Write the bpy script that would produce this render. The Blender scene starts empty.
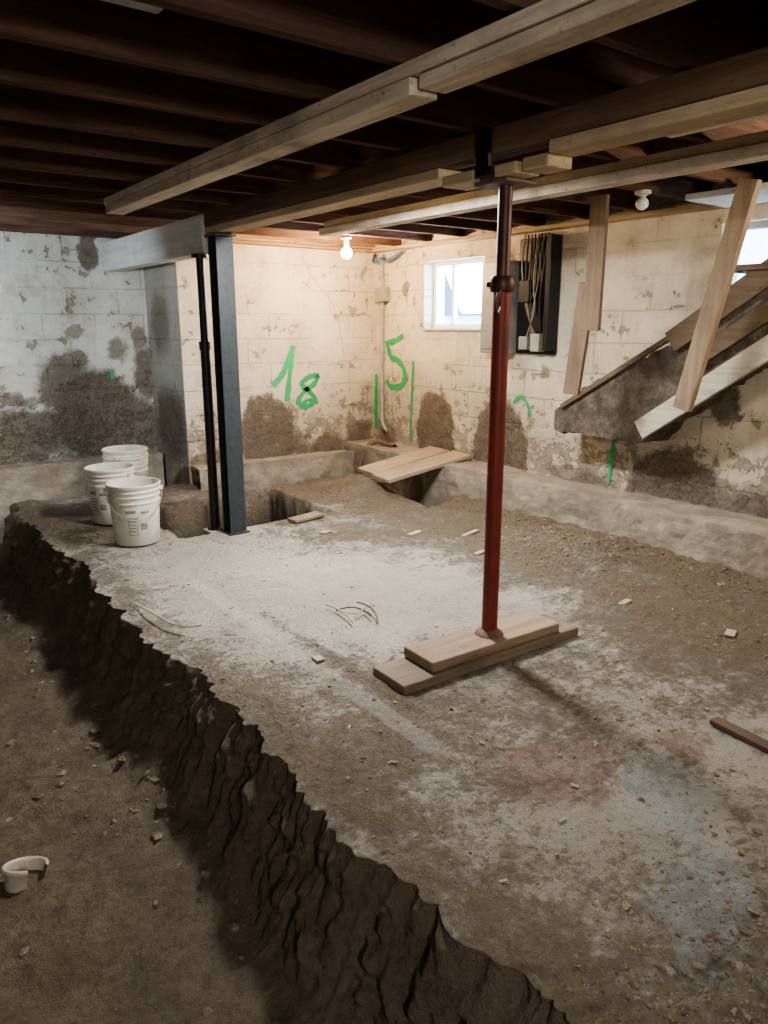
import bpy, bmesh, math, random
import numpy as np
from mathutils import Vector, Matrix
random.seed(4); rng=np.random.RandomState(7)
scene=bpy.context.scene
W,D,D2=4.05,5.68,6.4
ZJ=1.95

# ---------------------------------------------------------------- noise
def _h(ix,iy,s):
    n=(ix.astype(np.int64)*374761393+iy.astype(np.int64)*668265263+s*1442695041)&0x7fffffff
    n=((n^(n>>13))*1274126177)&0x7fffffff
    n=(n^(n>>16))
    return (n&0xffff)/65535.0
def vn(x,y,s=0):
    x=np.asarray(x,float);y=np.asarray(y,float)
    ix=np.floor(x);iy=np.floor(y);fx=x-ix;fy=y-iy
    fx=fx*fx*(3-2*fx);fy=fy*fy*(3-2*fy)
    a=_h(ix,iy,s);b=_h(ix+1,iy,s);c=_h(ix,iy+1,s);d=_h(ix+1,iy+1,s)
    return (a*(1-fx)+b*fx)*(1-fy)+(c*(1-fx)+d*fx)*fy
def fbm(x,y,s=0,o=4):
    t=0;a=.5;n=0
    for i in range(o):
        t=t+a*vn(np.asarray(x)*2**i,np.asarray(y)*2**i,s+i*17);n+=a;a*=.5
    return t/n
def ss(a,b,x):
    t=np.clip((x-a)/(b-a),0,1);return t*t*(3-2*t)

# ---------------------------------------------------------------- helpers
def link(o): scene.collection.objects.link(o);return o
def empty(name,loc=(0,0,0)):
    e=bpy.data.objects.new(name,None);e.location=loc;e.empty_display_size=.1;return link(e)
def from_bm(bm,name,mat=None,parent=None,smooth=False):
    me=bpy.data.meshes.new(name);bm.normal_update();bm.to_mesh(me);bm.free()
    if mat: me.materials.append(mat)
    if smooth:
        for p in me.polygons:p.use_smooth=True
    o=link(bpy.data.objects.new(name,me))
    if parent:o.parent=parent
    return o
def bm_box(bm,x0,x1,y0,y1,z0,z1):
    vs=[bm.verts.new(v) for v in [(x0,y0,z0),(x1,y0,z0),(x1,y1,z0),(x0,y1,z0),(x0,y0,z1),(x1,y0,z1),(x1,y1,z1),(x0,y1,z1)]]
    for f in [(0,3,2,1),(4,5,6,7),(0,1,5,4),(1,2,6,5),(2,3,7,6),(3,0,4,7)]: bm.faces.new([vs[i] for i in f])
    return vs
def box(name,x0,x1,y0,y1,z0,z1,mat,parent=None,bev=0):
    bm=bmesh.new();bm_box(bm,x0,x1,y0,y1,z0,z1)
    o=from_bm(bm,name,mat,parent)
    if bev:
        m=o.modifiers.new('b','BEVEL');m.width=bev;m.segments=2
    return o
def boxes(name,lst,mat,parent=None,bev=0):
    bm=bmesh.new()
    for b in lst: bm_box(bm,*b)
    o=from_bm(bm,name,mat,parent)
    if bev:
        m=o.modifiers.new('b','BEVEL');m.width=bev;m.segments=1
    return o
def beam_between(name,p0,p1,w,h,mat,parent=None,side=None,bev=.003):
    p0=Vector(p0);p1=Vector(p1);d=(p1-p0).normalized()
    s=Vector(side) if side else d.cross(Vector((0,0,1)))
    s=(s-d*s.dot(d)).normalized();n=d.cross(s).normalized()
    bm=bmesh.new();vs=[]
    for p in (p0,p1):
        for a,b in((-1,-1),(1,-1),(1,1),(-1,1)): vs.append(bm.verts.new(p+s*a*w/2+n*b*h/2))
    for f in [(0,1,2,3),(7,6,5,4),(0,4,5,1),(1,5,6,2),(2,6,7,3),(3,7,4,0)]: bm.faces.new([vs[i] for i in f])
    bmesh.ops.recalc_face_normals(bm,faces=bm.faces)
    o=from_bm(bm,name,mat,parent)
    if bev:
        m=o.modifiers.new('b','BEVEL');m.width=bev;m.segments=2
    return o
def lathe_bm(bm,prof,seg=40,c=(0,0,0),a0=0,a1=2*math.pi):
    full=abs(a1-a0-2*math.pi)<1e-6
    n=seg if full else seg+1
    rings=[]
    for r,z in prof:
        rings.append([bm.verts.new((c[0]+r*math.cos(a0+(a1-a0)*i/seg),c[1]+r*math.sin(a0+(a1-a0)*i/seg),c[2]+z)) for i in range(n)])
    for k in range(len(prof)-1):
        for i in range(seg):
            j=(i+1)%n
            bm.faces.new([rings[k][i],rings[k][j],rings[k+1][j],rings[k+1][i]])
    return rings
def lathe(name,prof,mat,parent=None,seg=32,c=(0,0,0),smooth=True):
    bm=bmesh.new();lathe_bm(bm,prof,seg,c);bmesh.ops.remove_doubles(bm,verts=bm.verts,dist=1e-5)
    bmesh.ops.recalc_face_normals(bm,faces=bm.faces)
    o=from_bm(bm,name,mat,parent,smooth)
    if smooth:
        m=o.modifiers.new('e','EDGE_SPLIT');m.split_angle=math.radians(40)
    return o
def wire(name,pts,r,mat,parent=None,cyc=False):
    cu=bpy.data.curves.new(name,'CURVE');cu.dimensions='3D';cu.bevel_depth=r;cu.bevel_resolution=2
    s=cu.splines.new('NURBS');s.points.add(len(pts)-1)
    for i,p in enumerate(pts): s.points[i].co=(*p,1)
    s.use_endpoint_u=True;s.order_u=3;s.use_cyclic_u=cyc
    cu.materials.append(mat)
    o=link(bpy.data.objects.new(name,cu))
    if parent:o.parent=parent
    return o

# ---------------------------------------------------------------- materials
class N:
    def __init__(s,name):
        s.m=bpy.data.materials.new(name);s.m.use_nodes=True;s.t=s.m.node_tree;s.b=s.t.nodes['Principled BSDF']
    def n(s,typ,**k):
        x=s.t.nodes.new(typ)
        for a,b in k.items(): setattr(x,a,b)
        return x
    def l(s,a,b): s.t.links.new(a,b)
    def noise(s,vec,scale,detail=4,rough=.55,dist=0):
        x=s.n('ShaderNodeTexNoise');x.inputs['Scale'].default_value=scale;x.inputs['Detail'].default_value=detail
        x.inputs['Roughness'].default_value=rough;x.inputs['Distortion'].default_value=dist
        if vec is not None:s.l(vec,x.inputs['Vector'])
        return x.outputs['Fac']
    def mr(s,v,a,b,c=0,d=1,smooth=True):
        x=s.n('ShaderNodeMapRange');x.interpolation_type='SMOOTHSTEP' if smooth else 'LINEAR'
        x.inputs[1].default_value=a;x.inputs[2].default_value=b;x.inputs[3].default_value=c;x.inputs[4].default_value=d
        s.l(v,x.inputs[0]);return x.outputs[0]
    def math(s,op,a,b=None,clamp=False):
        x=s.n('ShaderNodeMath',operation=op,use_clamp=clamp)
        for i,v in enumerate((a,b)):
            if v is None:continue
            if isinstance(v,(int,float)):x.inputs[i].default_value=v
            else:s.l(v,x.inputs[i])
        return x.outputs[0]
    def mix(s,f,a,b,mode='MIX'):
        x=s.n('ShaderNodeMix',data_type='RGBA',blend_type=mode)
        for i,v in ((0,f),(6,a),(7,b)):
            if isinstance(v,(int,float)):x.inputs[i].default_value=v
            elif isinstance(v,tuple):x.inputs[i].default_value=(*v,1)
            else:s.l(v,x.inputs[i])
        return x.outputs[2]
    def col(s,c): s.l(c,s.b.inputs['Base Color'])
    def bump(s,h,dist=.01,st=1,prev=None):
        x=s.n('ShaderNodeBump');x.inputs['Distance'].default_value=dist;x.inputs['Strength'].default_value=st
        s.l(h,x.inputs['Height'])
        s.l(x.outputs[0],s.b.inputs['Normal']);return x.outputs[0]
    def pos(s): return s.n('ShaderNodeNewGeometry').outputs['Position']
    def mapping(s,vec,loc=(0,0,0),rot=(0,0,0),sc=(1,1,1),typ='POINT'):
        x=s.n('ShaderNodeMapping',vector_type=typ);x.inputs['Location'].default_value=loc;x.inputs['Rotation'].default_value=rot;x.inputs['Scale'].default_value=sc
        s.l(vec,x.inputs['Vector']);return x.outputs[0]

def wood(name,c1,c2,axis=0,dirt=(.12,.09,.07),dirtamt=.4,rough=.75,bump=.003):
    m=N(name);p=m.pos()
    sc=[22,22,22];sc[axis]=1.3
    v=m.mapping(p,sc=tuple(sc))
    g=m.noise(v,1.5,5,.6,.6);g2=m.noise(p,3,4,.6)
    c=m.mix(m.mr(g,.35,.68),c1,c2)
    c=m.mix(m.mr(g2,.45,.75,0,dirtamt),c,dirt)
    c=m.mix(m.mr(m.noise(p,40,3,.6),.58,.75,0,dirtamt*.8),c,dirt)
    m.col(c);m.b.inputs['Roughness'].default_value=rough
    m.b.inputs['Specular IOR Level'].default_value=.25
    m.bump(g,bump,.8);return m.m

M={}
M['joist']=wood('joist_dark_wood',(.085,.046,.033),(.15,.088,.063),0,(.045,.029,.022),.6,.9,.006)
M['beamdark']=wood('beam_dark_wood',(.12,.074,.048),(.19,.125,.08),1,(.07,.045,.033),.6,.85)
M['beampale']=wood('pale_painted_lumber',(.64,.57,.47),(.46,.385,.30),1,(.20,.155,.115),.8)
M['beampale2']=wood('pale_lumber_long',(.54,.43,.29),(.40,.31,.20),1,(.20,.145,.10),.5)
M['header']=wood('whitewashed_header',(.76,.79,.80),(.64,.66,.66),1,(.36,.35,.33),.45)
M['boardx']=wood('weathered_board',(.34,.26,.19),(.25,.185,.135),0,(.16,.12,.09),.6)
M['boardx2']=wood('weathered_board_low',(.26,.21,.16),(.19,.15,.115),0,(.12,.095,.07),.6)
M['boardz']=wood('vertical_board',(.22,.155,.105),(.155,.112,.076),2,(.10,.075,.055),.6)
M['bracez']=wood('brace_wood',(.35,.265,.185),(.26,.195,.135),2,(.16,.12,.09),.6)
M['tread']=wood('stair_tread_wood',(.165,.122,.088),(.105,.078,.056),1,(.07,.053,.04),.7)
M['stringer']=wood('stringer_pale_wood',(.56,.53,.47),(.43,.39,.33),1,(.20,.165,.13),.8)
M['subfloor']=wood('subfloor_boards',(.06,.035,.026),(.10,.06,.042),1,(.035,.022,.017),.6,.9)
M['plank']=wood('loose_plank',(.44,.36,.26),(.34,.275,.19),0,(.21,.16,.115),.5)
M['sill']=wood('sill_wood',(.48,.28,.14),(.36,.20,.09),0,(.18,.11,.06),.4)

def simple(name,c,rough=.5,metal=0,n=.15,scale=30,dark=None):
    m=N(name);p=m.pos()
    d=dark or tuple(v*.5 for v in c)
    m.col(m.mix(m.mr(m.noise(p,scale,5,.65),.5-n,.5+n+.2),c,d))
    m.b.inputs['Roughness'].default_value=rough;m.b.inputs['Metallic'].default_value=metal
    m.bump(m.noise(p,scale*3,3),.001,.5);return m.m
M['steel']=simple('column_steel_paint',(.05,.062,.07),.45,.3)
M['black']=simple('black_metal',(.022,.024,.027),.4,.4)
M['red']=simple('rusty_red_paint',(.25,.038,.027),.5,.1,.22,11,(.08,.035,.028))
M['darktube']=simple('dark_inner_tube',(.10,.048,.042),.45,.5,.2,20)
M['rust']=simple('rusty_plate',(.20,.13,.10),.7,.3)
M['greybox']=simple('grey_panel_metal',(.36,.36,.33),.45,.2,.2,12,(.25,.24,.21))
M['conduit']=simple('pvc_conduit',(.42,.40,.36),.5,0,.2,12)
M['duct']=simple('galvanised_duct',(.30,.32,.33),.5,.5)
M['wireblack']=simple('cable_black',(.02,.02,.02),.5)
M['wirewhite']=simple('cable_white',(.6,.57,.5),.5)
M['wiregrey']=simple('cable_grey',(.25,.24,.22),.5)
M['wireblue']=simple('cable_blue',(.07,.16,.32),.5)
M['vinyl']=simple('window_vinyl',(.75,.77,.78),.4,0,.1,10,(.6,.62,.63))
M['chip']=simple('wood_chip',(.46,.38,.28),.8,0,.25,8,(.26,.21,.16))
M['ceramic']=simple('lamp_socket_ceramic',(.6,.58,.54),.4)
M['snow']=simple('outdoor_snow',(.8,.82,.85),.9)
M['siding']=simple('neighbour_siding',(.62,.69,.80),.8)
M['sidingdark']=simple('neighbour_glass',(.05,.09,.16),.3)
M['green']=simple('green_spray_paint',(.03,.38,.12),.6,0,.1,40,(.07,.36,.16))
M['label']=simple('label_print',(.16,.18,.17),.6,0,.15,60,(.5,.5,.46))
def emis(name,c,st):
    m=N(name);m.b.inputs['Emission Color'].default_value=(*c,1);m.b.inputs['Emission Strength'].default_value=st
    m.b.inputs['Base Color'].default_value=(*c,1);return m.m
M['bulbglow']=emis('lit_bulb_glass',(1,.66,.34),680)

def bucket_mat():
    m=N('bucket_plastic');p=m.pos()
    c=m.mix(m.mr(m.noise(p,7,5,.65),.45,.75,0,.6),(.74,.72,.66),(.45,.41,.34))
    c=m.mix(m.mr(m.noise(p,60,3,.7),.58,.7,0,.5),c,(.4,.35,.29))
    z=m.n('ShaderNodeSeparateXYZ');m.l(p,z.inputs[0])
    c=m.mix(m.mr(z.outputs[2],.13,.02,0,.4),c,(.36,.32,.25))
    m.col(c);m.b.inputs['Roughness'].default_value=.4;return m.m
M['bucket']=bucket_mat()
def glass():
    m=N('window_glass');m.b.inputs['Transmission Weight'].default_value=1;m.b.inputs['Roughness'].default_value=.02
    m.b.inputs['IOR'].default_value=1.05;m.b.inputs['Base Color'].default_value=(.9,.95,1,1);return m.m
M['glass']=glass()

def wall_mat(name,axis,ell,base,stain=1.0):
    m=N(name);p=m.pos()
    s=m.n('ShaderNodeSeparateXYZ');m.l(p,s.inputs[0])
    u=s.outputs[axis];z=s.outputs[2]
    cb=m.n('ShaderNodeCombineXYZ');m.l(u,cb.inputs[0]);m.l(z,cb.inputs[1]);uv=cb.outputs[0]
    nz=m.n('ShaderNodeTexNoise');nz.inputs['Scale'].default_value=6;nz.inputs['Detail'].default_value=10;nz.inputs['Roughness'].default_value=.74;m.l(uv,nz.inputs['Vector'])
    vm=m.n('ShaderNodeVectorMath',operation='MULTIPLY_ADD');m.l(nz.outputs['Color'],vm.inputs[0]);vm.inputs[1].default_value=(.26,.26,0);
    ad=m.n('ShaderNodeVectorMath',operation='ADD');m.l(uv,ad.inputs[0]);ad.inputs[1].default_value=(-.13,-.13,0)
    m.l(ad.outputs[0],vm.inputs[2]);duv=vm.outputs[0]
    vm2=m.n('ShaderNodeVectorMath',operation='MULTIPLY_ADD');m.l(nz.outputs['Color'],vm2.inputs[0]);vm2.inputs[1].default_value=(.03,.03,0);m.l(uv,vm2.inputs[2])
    br=m.n('ShaderNodeTexBrick');m.l(vm2.outputs[0],br.inputs['Vector']);br.inputs['Scale'].default_value=1
    br.inputs['Brick Width'].default_value=.40;br.inputs['Row Height'].default_value=.2;br.inputs['Mortar Size'].default_value=.007;br.inputs['Mortar Smooth'].default_value=.9
    n1=m.noise(uv,2.2,6,.6);n2=m.noise(uv,9,6,.65);n3=m.noise(uv,45,4,.7);n5=m.noise(uv,1.3,3,.5);n8=m.noise(uv,3.5,9,.8)
    mort=m.math('MULTIPLY',br.outputs['Fac'],m.mr(n1,.35,.6,.1,1))
    c=m.mix(m.mr(n1,.35,.7),base,tuple(v*k for v,k in zip(base,(.82,.80,.76))))
    c=m.mix(m.mr(n2,.48,.75,0,.5*stain),c,(.47,.40,.31))
    c=m.mix(m.mr(n8,.48,.64,0,.5*stain),c,(.42,.37,.30))
    c=m.mix(m.math('MULTIPLY',mort,.17),c,(.40,.35,.28))
    streak=m.noise(m.mapping(uv,sc=(14,1.2,1)),1,4,.6)
    c=m.mix(m.mr(streak,.50,.8,0,.4*stain),c,(.42,.36,.28))
    low=m.mr(z,1.2,.2)
    g=m.math('MULTIPLY',low,m.mr(m.math('ADD',n5,m.math('MULTIPLY',n2,.4)),.50,.80))
    c=m.mix(m.math('MULTIPLY',g,.66*stain),c,(.30,.26,.21))
    peel=m.mr(m.math('ADD',n2,m.math('MULTIPLY',n1,.35)),.79,.815)
    pl2=m.mr(m.math('ADD',m.noise(uv,8,9,.78),m.math('MULTIPLY',low,.20)),.675,.705)
    peel=m.math('MAXIMUM',peel,pl2)
    c=m.mix(m.math('MULTIPLY',peel,.75),c,m.mix(n3,(.34,.30,.25),(.18,.15,.12)))
    mask=None
    for e in ell:
        v=m.mapping(duv,loc=(e[0],e[1],0),sc=(e[2],e[3],1),typ='TEXTURE')
        ln=m.n('ShaderNodeVectorMath',operation='LENGTH');m.l(v,ln.inputs[0])
        soft=e[4] if len(e)>4 else .08
        k=m.mr(ln.outputs['Value'],1.0+soft,1.0-soft)
        if len(e)>5:k=m.math('MULTIPLY',k,e[5])
        mask=k if mask is None else m.math('MAXIMUM',mask,k)
    mm=mask
    if mask is not None:
        mud=m.mix(m.mr(n3,.3,.7),(.135,.11,.084),(.24,.20,.16))
        mud=m.mix(m.mr(n2,.4,.7,0,.5),mud,(.12,.096,.074))
        br_=m.math('ADD',m.math('MULTIPLY',n2,.6),m.math('MULTIPLY',n3,.4))
        mm=m.math('MULTIPLY',mask,m.mr(br_,.32,.46,.35,1))
        c=m.mix(mm,c,mud)
    m.col(c);m.b.inputs['Roughness'].default_value=.8
    h=m.math('SUBTRACT',m.math('MULTIPLY',n2,.6),m.math('MULTIPLY',mort,.35))
    h=m.math('SUBTRACT',h,m.math('MULTIPLY',peel,.35))
    h=m.math('ADD',h,m.math('MULTIPLY',n3,.3))
    if mm is not None:h=m.math('ADD',h,m.math('MULTIPLY',mm,m.math('MULTIPLY',n3,.8)))
    m.bump(h,.018,1);return m.m

cream=(.72,.655,.53)
R_ell=[(4.78,.38,.25,.38),(4.02,.36,.29,.39),(2.53,.22,.32,.35),(2.25,.86,.09,.10,.2,.9),(1.5,.35,.3,.25,.2),(3.15,.2,.25,.14,.3,.8),(5.2,1.6,.04,.06,.2,.8),(2.0,.2,.20,.22,.3,.9),(5.45,.3,.12,.14,.25,.8),(3.6,.98,.05,.04,.3,.7),(1.6,1.0,.12,.1,.3,.7),(3.35,.3,.18,.05,.3,.7),(2.25,.28,.15,.12,.3,.7),(2.9,.75,.15,.05,.4,.5)]
B_ell=[(2.93,.38,.27,.35),(3.55,.24,.20,.10,.3,.9),(3.9,.25,.15,.2,.25,.9),(2.4,.22,.2,.06,.3,.8),(3.25,.28,.12,.1,.3,.8)]
L_ell=[(1.55,1.0,.16,.10,.25,.8),(1.72,.58,.36,.36,.10,1),(1.2,.48,.36,.16,.2,.95),(1.5,.80,.2,.28,.2,.9),(1.78,1.87,.09,.13,.15,.9),(2.15,.9,.10,.22,.25,.9),(2.1,.45,.16,.25,.2,.9),(1.05,.72,.22,.06,.3,.8),(1.1,.36,.38,.12,.2,.9),(2.13,1.2,.06,.10,.3,.7),(1.95,1.10,.08,.1,.3,.75),(1.62,1.25,.05,.06,.3,.6)]
M['wr']=wall_mat('painted_block_right',1,R_ell,cream,1.05)
M['wb']=wall_mat('painted_block_back',0,B_ell,(.76,.69,.56),.85)
M['wl']=wall_mat('painted_block_left',0,L_ell,(.68,.70,.67),1.15)
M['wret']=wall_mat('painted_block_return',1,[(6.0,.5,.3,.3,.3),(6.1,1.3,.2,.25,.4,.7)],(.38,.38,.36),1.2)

def curb_mat():
    m=N('rough_footing_concrete');p=m.pos();n=m.noise(p,6,6,.65);n3=m.noise(p,50,4,.7)
    c=m.mix(m.mr(n,.35,.65),(.38,.34,.28),(.25,.215,.175));c=m.mix(m.mr(n3,.5,.75,0,.5),c,(.17,.14,.11))
    m.col(c);m.b.inputs['Roughness'].default_value=.9;m.bump(m.math('ADD',m.math('MULTIPLY',n3,.4),n),.015,.8);return m.m
M['curb']=curb_mat()

def ground_mat():
    m=N('concrete_and_dirt');p=m.pos()
    def attr(nm):
        a=m.n('ShaderNodeAttribute');a.attribute_name=nm;return a.outputs['Fac']
    dirt=attr('dirt');earth=attr('earth');pit_shade=attr('pit_shade')
    n1=m.noise(p,1.6,6,.6);n2=m.noise(p,6,10,.75);n3=m.noise(p,38,6,.8);n4=m.noise(p,170,3,.7)
    n6=m.noise(p,2.6,9,.7,.5);n7=m.noise(p,16,8,.8)
    conc=m.mix(m.mr(n1,.35,.65),(.60,.575,.53),(.49,.46,.41))
    conc=m.mix(m.mr(n2,.45,.70,0,.55),conc,(.38,.335,.275))
    conc=m.mix(m.mr(n3,.50,.66,0,.6),conc,(.27,.23,.18))
    nz=m.n('ShaderNodeTexNoise');nz.inputs['Scale'].default_value=5;nz.inputs['Detail'].default_value=8;nz.inputs['Roughness'].default_value=.75;m.l(p,nz.inputs['Vector'])
    def dist(a):
        vm=m.n('ShaderNodeVectorMath',operation='MULTIPLY_ADD');m.l(nz.outputs['Color'],vm.inputs[0]);vm.inputs[1].default_value=(a,a,0)
        ad=m.n('ShaderNodeVectorMath',operation='ADD');m.l(p,ad.inputs[0]);ad.inputs[1].default_value=(-a/2,-a/2,0);m.l(ad.outputs[0],vm.inputs[2]);return vm.outputs[0]
    dv=dist(.4)
    def ell(cx,cy,rx,ry,rot=0):
        v=m.mapping(dv,loc=(cx,cy,0),rot=(0,0,rot),sc=(rx,ry,50),typ='TEXTURE')
        ln=m.n('ShaderNodeVectorMath',operation='LENGTH');m.l(v,ln.inputs[0]);return m.mr(ln.outputs['Value'],1.12,.9)
    red=m.math('MAXIMUM',ell(1.60,1.28,.21,.16),ell(2.0,1.12,.10,.08))
    blue=m.math('MAXIMUM',ell(1.76,1.02,.22,.11,.7),ell(1.45,.72,.24,.10,.5))
    dcol=m.mix(m.mr(n3,.3,.7),(.165,.13,.092),(.40,.33,.245))
    dcol=m.mix(m.mr(n6,.35,.65,0,.5),dcol,(.35,.29,.215))
    dcol=m.mix(m.mr(n4,.35,.7,0,.5),dcol,(.12,.093,.066))
    ecol=m.mix(m.mr(n2,.35,.65),(.22,.175,.125),(.35,.285,.21))
    ecol=m.mix(m.mr(n3,.42,.7,0,.6),ecol,(.13,.10,.072))
    ecol=m.mix(m.mr(n7,.48,.7,0,.5),ecol,(.42,.36,.28))
    ecol=m.mix(pit_shade,ecol,(.040,.030,.022))  # pit shade put into the soil colour, almost black
    f=m.math('ADD',dirt,m.math('MULTIPLY',m.math('SUBTRACT',n3,.5),1.0))
    f=m.math('ADD',f,m.math('MULTIPLY',m.math('SUBTRACT',n2,.5),1.0))
    f=m.math('ADD',f,m.math('MULTIPLY',m.math('SUBTRACT',n7,.5),1.0))
    f=m.math('ADD',f,m.math('MULTIPLY',m.math('SUBTRACT',n6,.5),.7))
    f=m.mr(f,.24,.74)
    c=m.mix(f,conc,dcol)
    sp=m.n('ShaderNodeSeparateXYZ');m.l(dist(.03),sp.inputs[0])
    bx=m.mr(m.math('ABSOLUTE',m.math('SUBTRACT',sp.outputs[0],1.36)),.045,.03)
    by=m.math('MULTIPLY',m.mr(sp.outputs[1],1.45,1.6),m.mr(sp.outputs[1],3.75,3.5))
    strip=m.math('MULTIPLY',m.math('MULTIPLY',bx,by),m.mr(n2,.35,.6,.9,.5))
    c=m.mix(strip,c,(.61,.59,.55))
    c=m.mix(m.math('MULTIPLY',red,m.mr(n7,.38,.62,.8,.3)),c,(.30,.17,.14))
    c=m.mix(m.math('MULTIPLY',blue,m.mr(n7,.40,.62,1,.5)),c,(.49,.53,.54))
    c=m.mix(earth,c,ecol)
    m.col(c)
    m.l(m.mr(f,0,1,.5,.9),m.b.inputs['Roughness'])
    h=m.math('ADD',m.math('MULTIPLY',n3,m.mr(f,0,1,.4,1.3)),m.math('MULTIPLY',n4,.45))
    h=m.math('ADD',h,m.math('MULTIPLY',n7,.9))
    m.bump(h,.03,1);return m.m
M['ground']=ground_mat()
def clod_mat(name,a,b):
    m=N(name);p=m.pos()
    c=m.mix(m.mr(m.noise(p,12,4),.35,.65),a,b);c=m.mix(m.mr(m.noise(p,70,3),.45,.7,0,.5),c,tuple(v*.6 for v in a));m.col(c);m.b.inputs['Roughness'].default_value=.95
    m.bump(m.noise(p,90,3),.006,1);return m.m
M['clod']=clod_mat('dirt_clod',(.15,.12,.085),(.30,.245,.18))
M['clodt']=clod_mat('trench_clod',(.16,.128,.092),(.29,.237,.174))
M['rot']=clod_mat('dirty_stair_carriage',(.075,.062,.050),(.155,.13,.105))

# ---------------------------------------------------------------- ground
TZ=-.42
def edge(y):
    return .93+.10*(fbm(y*.9,y*0+3.3,5,3)-.5)+.07*(vn(y*3.1,y*0,9)-.5)+.06*(vn(y*9,y*0,19)-.5)+.035*(vn(y*27,y*0,29)-.5)+.02*(vn(y*60,y*0,39)-.5)
def rect_mask(x,y,x0,x1,y0,y1,w=.035,nz=.06,grow=0.0):
    n=(fbm(x*6,y*6,41,4)-.5)*nz*2
    d=np.maximum(np.maximum(x0-x,x-x1),np.maximum(y0-y,y-y1))+n-grow
    return 1-ss(-w/2,w/2,d)
def dirtf(x,y):
    d=.40+.6*(fbm(x*1.3,y*1.3,61,5)-.5)
    cl=np.exp(-(((x-1.85)/.95)**2+((y-3.1)/1.1)**2))
    d=d-.28*cl
    d=d-.16*np.exp(-(((x-1.6)/.6)**2+((y-1.1)/.5)**2))
    d=d+.20*ss(2.3,3.0,x)+.2*np.exp(-(((x-1.3)/.6)**2+((y-.45)/.3)**2))+.14*np.exp(-(((x-1.35)/.5)**2+((y-1.75)/.5)**2))
    d=d+.18*ss(4.2,5.2,y)+.15*ss(3.3,3.6,x)
    d=d+.22*np.exp(-(((x-1.02)/.12)**2))
    d=d+.25*np.exp(-(((x-1.46)/.04)**2))*ss(1.6,2.0,y)*(1-ss(3.0,3.6,y))
    return np.clip(d,0,1)
def pitm(x,y,grow=0.0): return rect_mask(x,y,1.62,2.72,4.38,5.26,.025,.03,grow)
def holes(x,y):
    m=pitm(x,y)*.46
    yb=np.where(x<2.3,5.88,5.36)
    b=ss(-.03,.03,y-yb+(fbm(x*4,y*4,71,3)-.5)*.10)*.38
    r=rect_mask(x,y,3.40,4.2,4.08,6.5,.05,.05)*.38
    return np.maximum(np.maximum(m,b),r)
def hslab(x,y):
    d=dirtf(x,y)
    z=.012*(fbm(x*1.5,y*1.5,81,4)-.5)+.006*(fbm(x*14,y*14,83,4)-.5)
    z=z+ss(.30,.75,d)*(.006+.040*(fbm(x*9,y*9,91,5)-.42)+.022*(fbm(x*34,y*34,92,3)-.42))
    z=z+.07*np.exp(-(((x-3.36)/.28)**2+((y-2.75)/.4)**2))*(.4+fbm(x*8,y*8,93,5))
    z=z+.05*np.exp(-(((x-1.35)/.35)**2+((y-.5)/.20)**2))*(.0+1.7*fbm(x*13,y*13,95,5))
    z=z+.03*np.exp(-(((x-1.9)/.35)**2+((y-.72)/.15)**2))*(.1+1.7*fbm(x*12,y*12,96,5))
    z=z+.03*ss(5.2,5.7,y)*(.3+fbm(x*3,y*3,97,4))
    z=z+.05*np.exp(-((x-3.75)/.13)**2)*(fbm(x*3,y*5,98,4)*1.6-.2)
    z=z+.13*np.exp(-(((x-3.25)/.18)**2+((y-4.75)/.35)**2))
    return z-holes(x,y)
def htrench(x,y):
    z=TZ+.10*(fbm(x*1.2,y*1.2,101,5)-.5)+.07*(fbm(x*5,y*5,103,5)-.5)+.035*(fbm(x*18,y*18,105,4)-.5)
    z=z+.16*np.exp(-((x-.95)/.22)**2)*(.3+fbm(x*5,y*3,107,4))
    return z
ys=np.concatenate([np.arange(-2.4,.2,.05),np.arange(.2,3,.011),np.arange(3,6.42,.02)])
nT,nC,nS=150,56,240
sx=np.linspace(0,1,nS)**1.2
Y=ys[:,None]
e=edge(ys)[:,None]
zt=hslab(e,Y)
s=np.linspace(0,1,nC)[None,:]
xb=e-.12-.06*fbm(Y*2,Y*0,111,3)
tr_x=-2.05+(xb+2.05)*(np.linspace(0,1,nT)[None,:]**.6)
tr_z=htrench(tr_x,Y+0*tr_x)
zb=tr_z[:,-1:]
s_=s[:,::-1]
fl=(fbm(Y*6+0*s_,s_*3.5+0*Y,121,5)-.5)*.07+(fbm(Y*24+0*s_,s_*11+0*Y,123,4)-.5)*.06+(vn(Y*3+0*s_,s_*6,127)-.5)*.03
amp=np.sin(np.pi*np.clip(s_,0,1))**.5
cx=e+(xb-e)*s_**1.1+fl*amp
cz=zt+(zb-zt)*s_+(fbm(Y*18+0*s_,s_*9+0*Y,129,3)-.5)*.03*amp
sl_x=e+(3.78-e)*sx[None,:]
sl_z=hslab(sl_x,Y+0*sl_x)
X=np.concatenate([tr_x,cx[:,1:-1],sl_x],1)
Z=np.concatenate([tr_z,cz[:,1:-1],sl_z],1)
YY=Y+0*X
dA=np.concatenate([tr_x*0+1,cx[:,1:-1]*0+1,dirtf(sl_x,Y+0*sl_x)],1)
hs=holes(sl_x,Y+0*sl_x)
crust=np.clip(1-np.exp(-((s_[:,1:-1]+0*Y)/.12)**2)*.85,0,1)
eA=np.concatenate([tr_x*0+1,crust,np.clip(hs*12,0,1)],1)
wA=np.concatenate([tr_x*0,cx[:,1:-1]*0,pitm(sl_x,Y+0*sl_x,.012)*.9],1)  # mask of pit floor and sides whose shade is painted dark
nr,nc=X.shape
co=np.stack([X,YY,Z],-1).reshape(-1,3)
idx=np.arange(nr*nc).reshape(nr,nc)
q=np.stack([idx[:-1,:-1],idx[:-1,1:],idx[1:,1:],idx[1:,:-1]],-1).reshape(-1,4)
me=bpy.data.meshes.new('floor')
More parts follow.
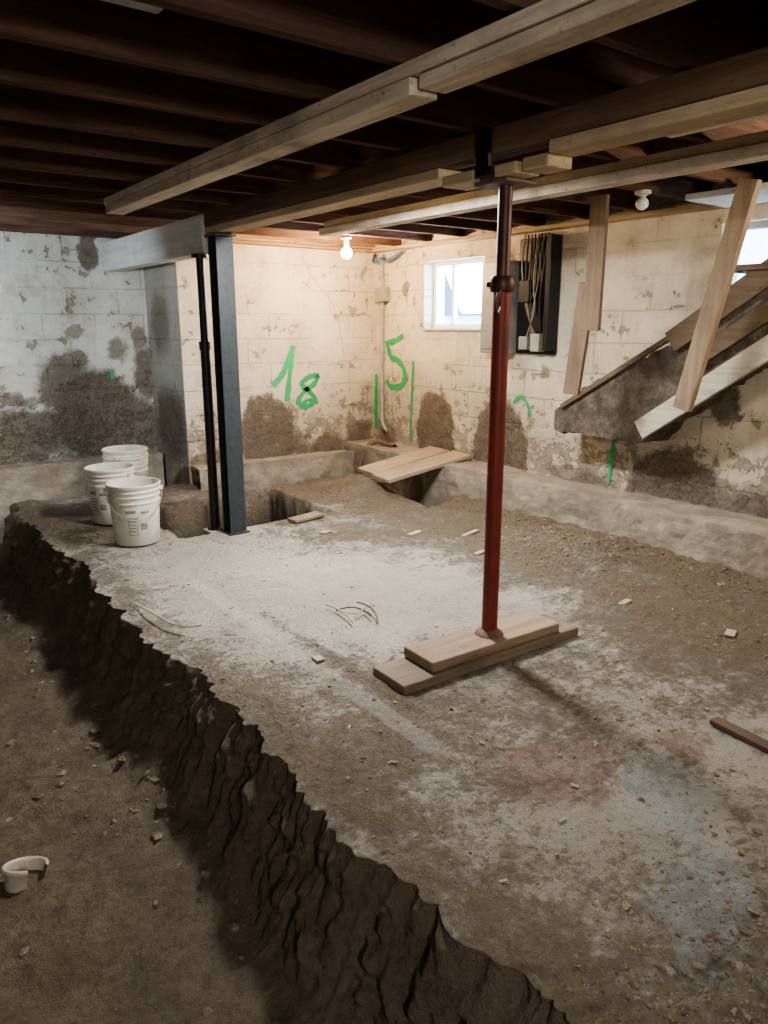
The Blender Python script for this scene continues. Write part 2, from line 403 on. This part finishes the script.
me.vertices.add(len(co));me.vertices.foreach_set('co',co.ravel().astype(np.float32))
me.loops.add(q.size);me.loops.foreach_set('vertex_index',q.ravel().astype(np.int32))
me.polygons.add(len(q));me.polygons.foreach_set('loop_start',np.arange(0,q.size,4,dtype=np.int32))
me.update(calc_edges=True);me.validate()
for nm,A in(('dirt',dA),('earth',eA),('pit_shade',wA)):
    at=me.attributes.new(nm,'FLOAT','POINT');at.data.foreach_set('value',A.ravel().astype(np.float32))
me.polygons.foreach_set('use_smooth',np.ones(len(q),bool))
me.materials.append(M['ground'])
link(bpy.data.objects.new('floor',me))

# clods
ico=bmesh.new();bmesh.ops.create_icosphere(ico,subdivisions=1,radius=1)
iv=np.array([v.co[:] for v in ico.verts]);ifc=np.array([[v.index for v in f.verts] for f in ico.faces]);ico.free()
def scatter(name,pts,sizes,mat,flat=.6):
    V=[];Fc=[]
    for k,(p,sz) in enumerate(zip(pts,sizes)):
        v=iv*(1+1.0*(rng.rand(len(iv),1)-.5))*sz*np.array([1+.7*rng.rand(),1,flat])
        a=rng.rand()*6.28;c,s2=math.cos(a),math.sin(a)
        v=v@np.array([[c,-s2,0],[s2,c,0],[0,0,1]])
        V.append(v+np.array(p));Fc.append(ifc+k*len(iv))
    V=np.concatenate(V);Fc=np.concatenate(Fc)
    me=bpy.data.meshes.new(name);me.from_pydata(V.tolist(),[],Fc.tolist());me.materials.append(mat)
    return link(bpy.data.objects.new(name,me))
def clear(x,y,r=0):
    return not((1.45<x<2.47 and 1.86<y<2.14) or (x-1.36)**2+(y-4.43)**2<.03 or (x-1.40)**2+(y-5.0)**2<.03 or (x-1.60)**2+(y-5.32)**2<.03 or (2.28<x<2.68 and 4.2<y<4.5))
P=[];S=[]
NN=60000
cx_=rng.rand(NN)*2.7+.96;cy_=rng.rand(NN)*5.3+.15
dd=dirtf(cx_,cy_)+.5*(fbm(cx_*4,cy_*4,501,4)-.5);hh=hslab(cx_,cy_);keep=(rng.rand(NN)<(ss(.35,.85,dd)*.34+.02))&(holes(cx_,cy_)<.02)
for x,y,z in zip(cx_[keep],cy_[keep],hh[keep]):
    if not clear(x,y):continue
    r=.002+.007*rng.rand()**6
    P.append((x,y,z+r*.0));S.append(r)
for i in range(1500):
    x=1.35+rng.randn()*.26;y=.52+rng.randn()*.18
    if x<.98:continue
    r=.002+.008*rng.rand()**6;P.append((x,y,float(hslab(np.array(x),np.array(y)))+r*.0));S.append(r)
for i in range(1000):
    x=3.30+rng.randn()*.2;y=2.75+rng.randn()*.25
    if x>3.66:continue
    r=.003+.010*rng.rand()**4;P.append((x,y,float(hslab(np.array(x),np.array(y)))+r*.1));S.append(r)
for i in range(1200):
    x=3.70-abs(rng.randn())*.12;y=.8+rng.rand()*3.2
    r=.003+.010*rng.rand()**5;P.append((x,y,float(hslab(np.array(x),np.array(y)))+r*.1));S.append(r)
scatter('dirt_clods',P,S,M['clod'])
P=[];S=[]
for i in range(2600):
    x=-.4+rng.rand()*1.2;y=.9+rng.rand()*5
    if x>edge(np.array(y))-.18 or (x-.25)**2+(y-2.26)**2<.02:continue
    if rng.rand()>.15+.85*ss(.3,.8,np.array(x)):continue
    r=.003+.016*rng.rand()**6;P.append((x,y,float(htrench(np.array(x),np.array(y)))));S.append(r)
scatter('trench_clods',P,S,M['clodt'])
bm=bmesh.new()
def chip(x,y,z,l,w,t,a,tilt=.1):
    vs=bm_box(bm,-l/2,l/2,-w/2,w/2,-t/2,t/2)
    bmesh.ops.transform(bm,matrix=Matrix.Translation((x,y,z))@Matrix.Rotation(a,4,'Z')@Matrix.Rotation(tilt*(random.random()-.5)*2,4,'Y'),verts=vs)
for i in range(90):
    x=random.uniform(1.05,3.6);y=random.uniform(.9,5.0)
    if 1.55<x<2.75 and 4.3<y<5.4 or x>3.3 and y>4 or not clear(x,y):continue
    z=float(hslab(np.array(x),np.array(y)))
    chip(x,y,z+.005,random.uniform(.008,.028),random.uniform(.004,.010),.003,random.random()*3.14,.2)
for (x,y,l,w,a) in [(2.85,3.55,.12,.04,.3),(3.1,3.3,.14,.03,.1),(1.40,2.35,.05,.035,1.5),(2.9,2.0,.10,.03,.2),(2.95,1.5,.08,.04,.4),(2.9,3.0,.08,.03,.1),(2.4,3.9,.08,.05,.4)]:
    chip(x,y,float(hslab(np.array(x),np.array(y)))+.008,l,w,.006,a)
from_bm(bm,'wood_chips',M['chip'])
tw=empty('twig_debris')
for k,pts in enumerate([[(1.72,2.72,.015),(1.78,2.70,.035),(1.83,2.62,.02),(1.80,2.55,.03)],[(1.75,2.60,.01),(1.82,2.64,.045),(1.90,2.66,.02)],[(1.0,3.35,.02),(1.0,3.1,.05),(1.05,2.9,.03),(1.12,2.85,.05)],[(1.7,2.55,.02),(1.74,2.66,.03),(1.72,2.8,.02)],[(1.80,2.5,.01),(1.86,2.58,.05),(1.84,2.72,.03)]]):
    wire('twig_%d'%k,pts,.004,M['rust'] if k in(0,4) else (M['chip'] if k!=2 else M['wirewhite']),tw)

# ---------------------------------------------------------------- room shell
box('wall_back',2.22,W+.25,D,D2+.3,-.6,2.3,M['wb'])
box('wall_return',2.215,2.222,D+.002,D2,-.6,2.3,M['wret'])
box('wall_left_rear',-2.3,2.215,D2,D2+.3,-.6,2.3,M['wl'])
box('wall_left',-2.3,-2.05,-2.6,D2,-.6,2.3,M['wl'])
box('wall_front',-2.05,W,-2.6,-2.4,-.6,2.3,M['wb'])
w1=(4.24,4.95,1.27,1.80);w2=(1.98,2.38,1.42,1.84)
T=.22
boxes('wall_right',[(W,W+T,-2.6,w2[0],-.6,2.3),(W,W+T,w2[0],w2[1],-.6,w2[2]),(W,W+T,w2[0],w2[1],w2[3],2.3),
  (W,W+T,w2[1],w1[0],-.6,2.3),(W,W+T,w1[0],w1[1],-.6,w1[2]),(W,W+T,w1[0],w1[1],w1[3],2.3),(W,W+T,w1[1],D,-.6,2.3)],M['wr'])
def window(name,y0,y1,z0,z1,mull):
    e=empty(name,(0,0,0));xf=W+.10;f=.035
    boxes('window_frame',[(xf,xf+.06,y0,y1,z0,z0+f),(xf,xf+.06,y0,y1,z1-f,z1),(xf,xf+.06,y0,y0+f,z0+f,z1-f),(xf,xf+.06,y1-f,y1,z0+f,z1-f)]+([(xf,xf+.05,(y0+y1)/2+.1,(y0+y1)/2+.13,z0+f,z1-f)] if mull else []),M['vinyl'],e,.003)
    box('window_pane',xf+.03,xf+.034,y0+f,y1-f,z0+f,z1-f,M['glass'],e)
    box('window_sill',W-.02,xf,y0-.01,y1+.01,z0-.012,z0+.004,M['vinyl'],e)
window('window_1',*w1[:2],*w1[2:],True)
window('window_2',*w2[:2],*w2[2:],False)
box('outdoor_ground',W+T,14,-4,14,1.0,1.15,M['snow'])
nb=empty('neighbour_house')
box('house_siding',8.5,8.7,-3,14,1.15,3.6,M['siding'],nb)
boxes('house_windows',[(8.44,8.5,8.9,9.8,1.45,2.1),(8.44,8.5,10.0,10.5,1.3,1.65),(8.44,8.5,3.5,4.2,1.5,2.2)],M['sidingdark'],nb)

def footing(name,axis,a0,a1,face,wallc,ztop,zbot=-.5,step=.03,seed=0,rg=1.0):
    us=np.arange(a0,a1+step*.5,step);prof=[]
    nt,nf=10,24
    for i in range(nt+1):prof.append((wallc+(face-wallc)*i/nt,ztop))
    for i in range(1,nf+1):prof.append((face,ztop+(zbot-ztop)*i/nf))
    prof=np.array(prof)
    Pn=np.zeros((len(us),len(prof),3))
    sgn=np.sign(face-wallc)
    for j in range(len(prof)):
        n=fbm(us*3+seed,us*0+j*.2,201+seed,4)-.5;n2=fbm(us*16,us*0+j*.7,211+seed,3)-.5
        off=(n*.035+n2*.015)*rg
        k=min(1,j/nt)
        a=prof[j,0]+sgn*off*k
        z=prof[j,1]+(off*.8 if j<=nt else off*.8*max(0,1-(j-nt)/4))
        if axis==1:Pn[:,j,0]=a;Pn[:,j,1]=us
        else:Pn[:,j,1]=a;Pn[:,j,0]=us
        Pn[:,j,2]=z
    idx=np.arange(len(us)*len(prof)).reshape(len(us),len(prof))
    q=np.stack([idx[:-1,:-1],idx[:-1,1:],idx[1:,1:],idx[1:,:-1]],-1).reshape(-1,4)
    me=bpy.data.meshes.new(name);me.from_pydata(Pn.reshape(-1,3).tolist(),[],q.tolist());me.materials.append(M['curb'])
    link(bpy.data.objects.new(name,me))
footing('footing_right',1,-2.38,D-.002,3.73,W-.001,.25,seed=1)
footing('footing_back',0,2.23,3.71,D-.18,D-.001,.19,seed=2)
footing('footing_left_rear',0,-2.04,2.20,D2-.2,D2-.001,.23,seed=3)

# ---------------------------------------------------------------- ceiling
box('ceiling',-2.3,W+.3,-2.6,D2+.3,2.17,2.3,M['subfloor'])
k=0
y=2.08-.4*11
while y<6.35:
    box('ceiling_joist' if k==0 else 'ceiling_joist.%03d'%k,-2.05,W if y<D-.05 else 2.21,y-.02,y+.02,ZJ+random.uniform(-.006,.006),2.17,M['joist'],bev=.003)
    y+=.4;k+=1
boxes('sill_plate',[(2.25,W,D-.10,D+.0,ZJ-.03,ZJ-.008),(2.25,W,D-.04,D,ZJ+.02,2.17)],M['sill'],bev=.003)
boxes('sill_plate_right',[(W-.10,W,-2.3,D-.12,ZJ-.035,ZJ-.008)],M['beampale2'],bev=.003)
e=empty('shoring_beam_front')
box('upper_ply',1.275,1.365,-2.3,4.22,1.906,1.942,M['beampale'],e,.004)
box('lower_ply',1.270,1.362,1.62,4.18,1.862,1.903,M['beampale'],e,.004)
box('lower_ply_near',1.282,1.370,-2.3,1.60,1.872,1.903,M['beampale'],e,.004)
e=empty('main_beam')
boxes('built_up_plies',[(1.90,1.945,-2.3,4.38,1.86,1.942),(1.949,1.995,-2.3,4.38,1.86,1.942)],M['beamdark'],e,.003)
box('bottom_flat',1.90,2.02,2.25,4.38,1.822,1.858,M['beampale2'],e,.003)
box('bottom_flat_near',1.90,2.02,-2.3,1.72,1.822,1.858,M['beampale2'],e,.003)
e=empty('header_beam')
box('header_timber',1.89,2.0,4.40,D2-.01,1.718,1.935,M['header'],e,.004)
e=empty('shoring_beam_rear')
box('rear_ply',2.67,2.76,-2.3,4.35,1.86,1.903,M['beampale'],e,.004)
box('rear_ply_upper',2.68,2.75,-2.3,4.30,1.906,1.942,M['beampale2'],e,.004)
box('loose_ceiling_board',2.2,2.3,-1.2,1.56,1.885,1.925,M['beampale'],bev=.003)
box('stairwell_trim_board',3.55,3.93,.8,2.30,1.90,1.93,M['header'],bev=.003)
boxes('joist_blocking',[(2.9,2.94,2.51,2.85,1.98,2.15),(2.9,2.94,1.71,2.05,1.98,2.15),(3.3,3.34,3.31,3.65,1.98,2.15),(2.4,2.44,.91,1.25,1.98,2.15)],M['joist'])
box('air_duct',.56,.70,1.705,1.80,1.965,2.16,M['duct'],bev=.01)

# ---------------------------------------------------------------- steel column (H section)
e=empty('steel_column',(0,0,0));cx,cy=1.955,4.29
boxes('h_section',[(cx-.055,cx+.055,cy-.055,cy-.045,0.01,1.80),(cx-.055,cx+.055,cy+.045,cy+.055,.01,1.80),(cx-.004,cx+.004,cy-.045,cy+.045,.01,1.80)],M['steel'],e,.002)
box('top_plate',cx-.07,cx+.07,cy-.07,cy+.07,1.80,1.815,M['steel'],e,.002)
box('base_plate',cx-.07,cx+.07,cy-.07,cy+.07,-.005,.012,M['steel'],e,.002)
e=empty('black_jack_post')
lathe('tube',[(0,0),(.05,0),(.05,.008),(.03,.01),(.03,1.15),(.036,1.15),(.036,1.2),(.024,1.2),(.024,1.69),(.05,1.69),(.05,1.712),(0,1.712)],M['black'],e,24,(1.885,4.44,0.0))
box('footing_pad',1.82,1.95,4.37,4.50,-.44,0.0,M['curb'],e,.01)
e=empty('red_jack_post');px,py=2.0,2.0
lathe('outer_tube',[(0,0),(.050,0),(.050,.01),(.0315,.014),(.0315,1.37),(.025,1.37)],M['red'],e,28,(px,py,.083))
lathe('inner_tube',[(.025,1.34),(.025,1.68),(.02,1.68)],M['darktube'],e,24,(px,py,.092))
lathe('collar',[(.032,1.395),(.041,1.395),(.045,1.41),(.045,1.44),(.04,1.45),(.028,1.45)],M['darktube'],e,24,(px,py,.02))
box('collar_handle',px-.07,px+.055,py-.01,py+.01,1.43,1.448,M['darktube'],e,.003)
wire('pin_clip',[(px-.05,py-.04,1.42),(px-.08,py-.05,1.39),(px-.07,py-.05,1.32),(px-.04,py-.04,1.36)],.005,M['darktube'],e)
boxes('head_plate',[(px-.08,px+.08,py-.08,py+.08,1.772,1.784),(px-.08,px-.072,py-.05,py+.05,1.784,1.82),(px+.072,px+.08,py-.05,py+.05,1.784,1.82)],M['rust'],e,.002)
lathe('weld_mound',[(0,.0),(.060,.0),(.052,.010),(.04,.016),(.032,.024)],M['rust'],e,18,(px,py,.0835))
boxes('wood_shims',[(1.90,2.02,1.86,1.96,1.786,1.822),(1.89,2.02,2.05,2.22,1.786,1.822),(1.92,2.04,1.74,1.85,1.79,1.83)],M['beampale2'],e,.004)
box('steel_strap',1.880,1.898,1.97,2.03,1.79,1.94,M['black'],e,.002)
e=empty('base_boards')
o=beam_between('lower_board',(1.49,2.005,.022),(2.43,1.99,.020),.20,.040,M['boardx2'],e,(0,1,0),.006)
o=beam_between('upper_board',(1.64,2.015,.063),(2.32,1.995,.0625),.185,.042,M['boardx'],e,(0,1,0),.006)

# ---------------------------------------------------------------- buckets
def bucket(name,x,y,z,rot,n=1,label=True):
    e=empty(name,(x,y,z));e.rotation_euler=(0,0,rot)
    prof=[(0,0.004),(.122,.004),(.128,0),(.132,.006),(.1445,.255),(.150,.257),(.150,.264),(.1455,.268),(.147,.292),(.153,.294),(.153,.301),(.148,.304),(.149,.322),(.155,.324),(.155,.331),(.150,.334),(.1515,.352),(.159,.354),(.160,.366),(.155,.370),(.149,.368),(.147,.35),(.128,.01),(0,.01)]
    for k in range(n):
        lathe('bucket_shell' if k==0 else 'nested_shell',prof,M['bucket'],e,48,(0,0,k*.05))
    h=(n-1)*.05
    pts=[]
    for i in range(13):
        a=math.pi*i/12
        pts.append((.162*math.cos(a),-.165*math.sin(a)-.0,.325+h-.16*math.sin(a)))
    wire('bail_handle',pts,.0025,M['conduit'],e)
    for sx_ in(-1,1):
        lathe('bail_ear_%d'%(sx_>0),[(0,-.012),(.014,-.012),(.014,.012),(0,.012)],M['bucket'],e,12,(sx_*.158,0,.325+h))
    if label:
        bm=bmesh.new()
        def patch(a0,a1,z0,z1):
            n=8;vs=[]
            for zz in(z0,z1):
                r=.1325+(.1445-.132)*(zz/.255)+.0008
                vs.append([bm.verts.new((r*math.cos(a0+(a1-a0)*i/n),r*math.sin(a0+(a1-a0)*i/n),zz)) for i in range(n+1)])
            for i in range(n):bm.faces.new([vs[0][i],vs[0][i+1],vs[1][i+1],vs[1][i]])
        c=-math.pi/2
        patch(c-.38,c+.02,.17,.178);patch(c-.38,c+.02,.07,.075);patch(c-.38,c-.35,.07,.178);patch(c-.01,c+.02,.07,.178)
        for i in range(4):patch(c-.32,c-.05,.09+i*.02,.098+i*.02)
        patch(c+.15,c+.5,.20,.215);patch(c-.45,c-.05,.205,.222);patch(c+.12,c+.42,.10,.14)
        from_bm(bm,'printed_label',M['label'],e)
    return e
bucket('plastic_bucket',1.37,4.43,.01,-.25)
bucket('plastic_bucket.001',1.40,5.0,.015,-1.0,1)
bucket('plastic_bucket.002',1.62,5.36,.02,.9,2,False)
e=empty('broken_pail',(.25,2.26,-.44))
bm=bmesh.new();lathe_bm(bm,[(.055,0),(.062,.075),(.068,.078),(.068,.088),(.06,.09),(.057,.078),(.050,0)],28,(0,0,0),-.6,4.6)
bmesh.ops.recalc_face_normals(bm,faces=bm.faces)
o=from_bm(bm,'pail_rim',M['bucket'],e,True);o.rotation_euler=(-.25,.2,0)
wire('torn_strip',[(-.05,.02,.06),(-.09,.0,.09),(-.10,-.04,.05),(-.06,-.07,.01)],.005,M['bucket'],e)

# ---------------------------------------------------------------- planks over trench
e=empty('trench_planks')
beam_between('plank_a',(3.24,4.46,.165),(4.02,4.40,.285),.24,.028,M['plank'],e,(0,1,0))
beam_between('plank_b',(3.30,4.74,.165),(4.02,4.68,.285),.26,.028,M['plank'],e,(0,1,0))
beam_between('loose_wedge_board',(2.35,4.25,.02),(2.60,4.29,.025),.10,.02,M['boardx'],None,(0,1,0))
beam_between('broken_plank',(2.22,1.15,.012),(2.18,.70,.010),.045,.018,M['tread'],None,(1,0,0))

# ---------------------------------------------------------------- stairs (cut-off carriage hanging beside the right wall)
e=empty('hanging_staircase')
def extrude_profile(name,prof,x0,x1,mat,parent,noise=0.0,nx=12,sub=.028):
    pts=[]
    n=len(prof)
    for i in range(n):
        a=Vector(prof[i]);b=Vector(prof[(i+1)%n]);k=max(1,int((b-a).length/sub))
        for j in range(k):pts.append(a.lerp(b,j/k))
    bm=bmesh.new();rings=[]
    for i in range(nx+1):
        x=x0+(x1-x0)*i/nx;r=[]
        for j,p in enumerate(pts):
            d1=float(fbm(np.array(x*6+j*.35),np.array(j*.5),401,4)-.5)*noise
            d2=float(fbm(np.array(x*6+j*.35),np.array(j*.5),407,4)-.5)*noise
            r.append(bm.verts.new((x,p.x+d1,p.y+d2)))
        rings.append(r)
    m=len(pts)
    for i in range(nx):
        for j in range(m):
            bm.faces.new([rings[i][j],rings[i][(j+1)%m],rings[i+1][(j+1)%m],rings[i+1][j]])
    bm.faces.new(rings[0]);bm.faces.new(rings[-1][::-1])
    bmesh.ops.recalc_face_normals(bm,faces=bm.faces)
    return from_bm(bm,name,mat,parent)
XS=3.72
def K(y,z,x0=3.15):
    k=XS/x0;return (y*k,1.3+(z-1.3)*k)
prof=[K(2.73,.735),K(2.73,.85),K(2.47,1.02),K(2.20,1.15),K(2.00,1.24),K(1.0,1.93),K(.95,1.72),K(1.55,1.24),K(2.10,.82),K(2.17,.735)]
extrude_profile('carriage',prof,XS+.03,W-.03,M['rot'],e,.06)
a=K(2.17,.80);b=K(.95,1.655)
beam_between('near_stringer',(XS,a[0],a[1]),(XS,b[0],b[1]),.035,.11,M['stringer'],e,(1,0,0))
a=K(2.68,.87);b=K(2.0,1.28)
beam_between('lower_edge_board',(XS+.02,a[0],a[1]),(XS+.02,b[0],b[1]),.03,.03,M['tread'],e,(1,0,0))
a=K(2.05,1.22);b=K(1.0,1.94)
beam_between('side_board_a',(XS+.01,a[0],a[1]),(XS+.01,b[0],b[1]),.03,.12,M['tread'],e,(1,0,0))
a=K(1.95,1.12);b=K(1.1,1.70)
beam_between('side_board_b',(XS-.005,a[0],a[1]),(XS-.005,b[0],b[1]),.03,.09,M['tread'],e,(1,0,0))
for i in range(3):
    yy,zz=K(1.72-.25*i,1.52+.15*i)
    boxes('tread_%d'%i,[(XS-.02,W-.03,yy-.14,yy+.14,zz,zz+.03)],M['tread'],e,.004)
k_=3.5/3.08
beam_between('stair_brace_board',(3.5,1.91*k_,1.3-.37*k_),(3.5,1.71*k_,1.945),.095,.04,M['bracez'],None,(0,1,0))
e=empty('hanging_support_boards')
beam_between('upper_board',(3.31,2.63,1.27),(3.31,2.63,1.945),.09,.038,M['boardz'],e,(0.3,-1,0))
beam_between('lower_board',(3.36,2.78,.92),(3.345,2.70,1.52),.09,.038,M['boardz'],e,(0.3,-1,0))

# ---------------------------------------------------------------- electrical
e=empty('electrical_panel')
box('panel_box',W-.12,W-.001,3.87,4.14,1.10,1.74,M['greybox'],e,.006)
box('panel_door',W-.13,W-.12,3.89,4.12,1.13,1.70,M['greybox'],e,.003)
box('panel_latch',W-.14,W-.13,3.90,3.92,1.40,1.45,M['black'],e,.002)
box('backing_board',W-.03,W-.001,3.50,3.86,1.10,1.88,M['black'],e,.004)
box('meter_box',W-.10,W-.03,3.58,3.66,1.12,1.24,M['conduit'],e,.005)
box('breaker_box',W-.09,W-.03,3.70,3.80,1.45,1.60,M['black'],e,.005)
box('junction_box',W-.09,W-.03,3.70,3.78,1.13,1.22,M['greybox'],e,.005)
box('side_channel',W-.12,W-.03,3.49,3.53,1.13,1.88,M['black'],e,.004)
for k in range(8):
    y0=3.58+.03*k
    wire('cable_%d'%k,[(W-.05,y0,1.9),(W-.07,y0+.02*math.sin(k),1.75),(W-.08,3.6+.024*k,1.55+.03*math.sin(k*2)),(W-.07,3.62+.02*((k*3)%8),1.4),(W-.06,3.6+.02*((k*5)%8),1.2)],.006,[M['wireblack'],M['rust'],M['wireblack'],M['wiregrey']][k%4],e)
e=empty('corner_conduit')
wire('conduit_pipe',[(W-.03,5.50,1.9),(W-.03,5.50,1.5),(W-.03,5.50,1.0),(W-.03,5.50,.5),(W-.04,5.48,.40),(W-.05,5.40,.36)],.016,M['conduit'],e)
box('switch_box',W-.07,W-.001,5.42,5.56,1.50,1.62,M['greybox'],e,.005)
wire('white_cord',[(3.30,D-.01,1.91),(3.36,D-.012,1.72),(3.62,D-.012,1.5),(3.70,D-.012,1.2),(3.74,D-.012,.9)],.003,M['wirewhite'],e)
wire('blue_cable',[(W-.04,5.20,1.90),(W-.12,5.35,1.80),(W-.05,5.46,1.88),(W-.14,5.52,1.80),(W-.05,5.58,1.90)],.012,M['wireblue'],e)
wire('floor_drain_pipe',[(3.68,5.40,.0),(3.72,5.40,.18),(3.84,5.38,.30),(3.93,5.30,.26),(3.9,5.15,.26)],.022,M['rust'],e)

# ---------------------------------------------------------------- graffiti
def ribbon(bm,pts,w,to3d):
    P=[Vector((p[0],p[1])) for p in pts];out=[]
    if len(P)>2:
        Q=[P[0]]+P+[P[-1]]
        for i in range(1,len(Q)-2):
            for k in range(6):
                t=k/6;p0,p1,p2,p3=Q[i-1],Q[i],Q[i+1],Q[i+2]
                out.append(.5*((2*p1)+(-p0+p2)*t+(2*p0-5*p1+4*p2-p3)*t*t+(-p0+3*p1-3*p2+p3)*t**3))
        out.append(P[-1])
    else:
        out=[P[0].lerp(P[1],k/10) for k in range(11)]
    L=[];n=len(out)
    for i,p in enumerate(out):
        d=(out[min(i+1,n-1)]-out[max(i-1,0)]);d.normalize();nn=Vector((-d.y,d.x))
        ww=w*(.75+.5*random.random())*.5
        L.append((bm.verts.new(to3d(p+nn*ww)),bm.verts.new(to3d(p-nn*ww))))
    for i in range(n-1):bm.faces.new([L[i][0],L[i][1],L[i+1][1],L[i+1][0]])
bm=bmesh.new()
OFF=[0.0]
def tb(p): return (p.x,D-.004-OFF[0],p.y)
tr=lambda p:(W-.004-OFF[0],p.x,p.y);tl=lambda p:(p.x,D2-.004,p.y)
for f_,pts,w_ in [(tb,[(3.00,.80),(3.10,.90),(3.19,1.09)],.05),(tb,[(3.205,1.13),(3.17,.92),(3.13,.66)],.05),
  (tb,[(3.46,.87),(3.36,.86),(3.28,.80),(3.36,.73),(3.41,.66),(3.32,.60),(3.24,.65),(3.31,.74),(3.41,.80),(3.45,.87)],.045),
  (tb,[(3.27,.62),(3.35,.66),(3.44,.63)],.03),
  (tr,[(5.46,1.16),(5.40,1.02),(5.30,1.0),(5.20,.90),(5.24,.78),(5.40,.76),(5.46,.82)],.055),
  (tr,[(5.48,1.14),(5.36,1.16),(5.22,1.21)],.045),(tr,[(5.62,.86),(5.63,.36)],.05),(tr,[(5.08,1.0),(5.10,.60),(5.11,.30)],.022),
  (tr,[(2.96,.68),(2.98,.48),(2.99,.28)],.026),(tr,[(3.88,.74),(3.80,.79),(3.73,.72),(3.72,.66)],.025),(tl,[(1.88,.94),(1.88,.86)],.03)]:
    OFF[0]+=.0006
    ribbon(bm,pts,w_,f_)
for fc in bm.faces:
    fc.normal_update();c=fc.calc_center_median()
    if fc.normal.dot(Vector((1.5,2.5,1))-c)<0: fc.normal_flip()
o=from_bm(bm,'green_spray_graffiti',M['green'])

# ---------------------------------------------------------------- bulbs and lamps
def bulb(name,x,y,z,mat=None,ztop=ZJ,r=.032):
    e=empty(name,(x,y,0))
    lathe('socket',[(0,ztop),(.04,ztop),(.04,ztop-.015),(.020,ztop-.022),(.018,z+r),(0,z+r)],M['ceramic'],e,20)
    if mat:
        pr=[(.012,z+r*1.25)]+[(max(0,r*math.sin(math.radians(a))),z+r*math.cos(math.radians(a))) for a in range(25,181,15)]
        lathe('glass_globe',pr,mat,e,20)
    return e
def point(name,loc,power,col,r=.03):
    l=bpy.data.lights.new(name,'POINT');l.energy=power;l.color=col;l.shadow_soft_size=r
    o=link(bpy.data.objects.new(name,l));o.location=loc;return o
bulb('light_bulb',3.29,4.96,1.83,M['bulbglow'],r=.04)
bulb('light_bulb.001',3.40,2.44,1.89,M['vinyl'])
e=empty('added_overhead_panel');box('added_panel_housing',2.06,2.28,2.75,3.45,1.915,1.945,M['vinyl'],e,.004)  # added overhead panel, tucked behind the main beam to brighten the slab
bulb('light_bulb.002',3.3,1.0,1.88);point('bulb_glow_stairs',(3.3,1.0,1.83),25,(1,.86,.66))
def area(name,loc,target,power,col,sx_,sy_,spread=180):
    l=bpy.data.lights.new(name,'AREA');l.energy=power;l.color=col;l.shape='RECTANGLE';l.size=sx_;l.size_y=sy_;l.spread=math.radians(spread)
    o=link(bpy.data.objects.new(name,l));o.location=loc;o.rotation_euler=(Vector(target)-Vector(loc)).to_track_quat('-Z','Y').to_euler();return o
l=bpy.data.lights.new('added_overhead_fill','AREA');l.energy=50;l.color=(1,.97,.92);l.shape='RECTANGLE';l.size=.18;l.size_y=.64  # made-up downward light: soft shadows on the slab, no hot spots on joists
o=link(bpy.data.objects.new('added_overhead_fill',l));o.location=(2.17,3.1,1.912)
area('daylight_window',(W+.35,4.6,1.6),(2.6,4.3,.3),55,(.78,.89,1),.7,.5)
l=bpy.data.lights.new('work_light_beam','SPOT');l.energy=90;l.color=(.84,.94,1);l.spot_size=math.radians(85);l.spot_blend=.8;l.shadow_soft_size=.06
o=link(bpy.data.objects.new('work_light_beam',l));o.location=(-.1,4.2,1.5);o.rotation_euler=(Vector((1.2,6.4,1.2))-Vector(o.location)).to_track_quat('-Z','Y').to_euler()
point('fill_behind_camera',(-.1,-1.1,1.7),66,(1,.96,.90),.15)  # added fill light behind the camera for trench and ceiling

w=bpy.data.worlds.new('World');scene.world=w;w.use_nodes=True
w.node_tree.nodes['Background'].inputs[0].default_value=(.75,.87,1,1);w.node_tree.nodes['Background'].inputs[1].default_value=8

# ---------------------------------------------------------------- camera
cam=bpy.data.cameras.new('Camera');cam.sensor_fit='VERTICAL';cam.sensor_height=36;cam.lens=26.0;cam.clip_start=.02
co_=link(bpy.data.objects.new('Camera',cam));co_.location=(0,0,1.3)
h=math.radians(36.3);pt=math.radians(14.2)
co_.rotation_euler=(math.pi/2-pt,0,-h)
scene.camera=co_
scene.view_settings.view_transform='AgX'
try: scene.view_settings.look='AgX - Medium High Contrast'
except Exception: pass
scene.view_settings.exposure=0.85
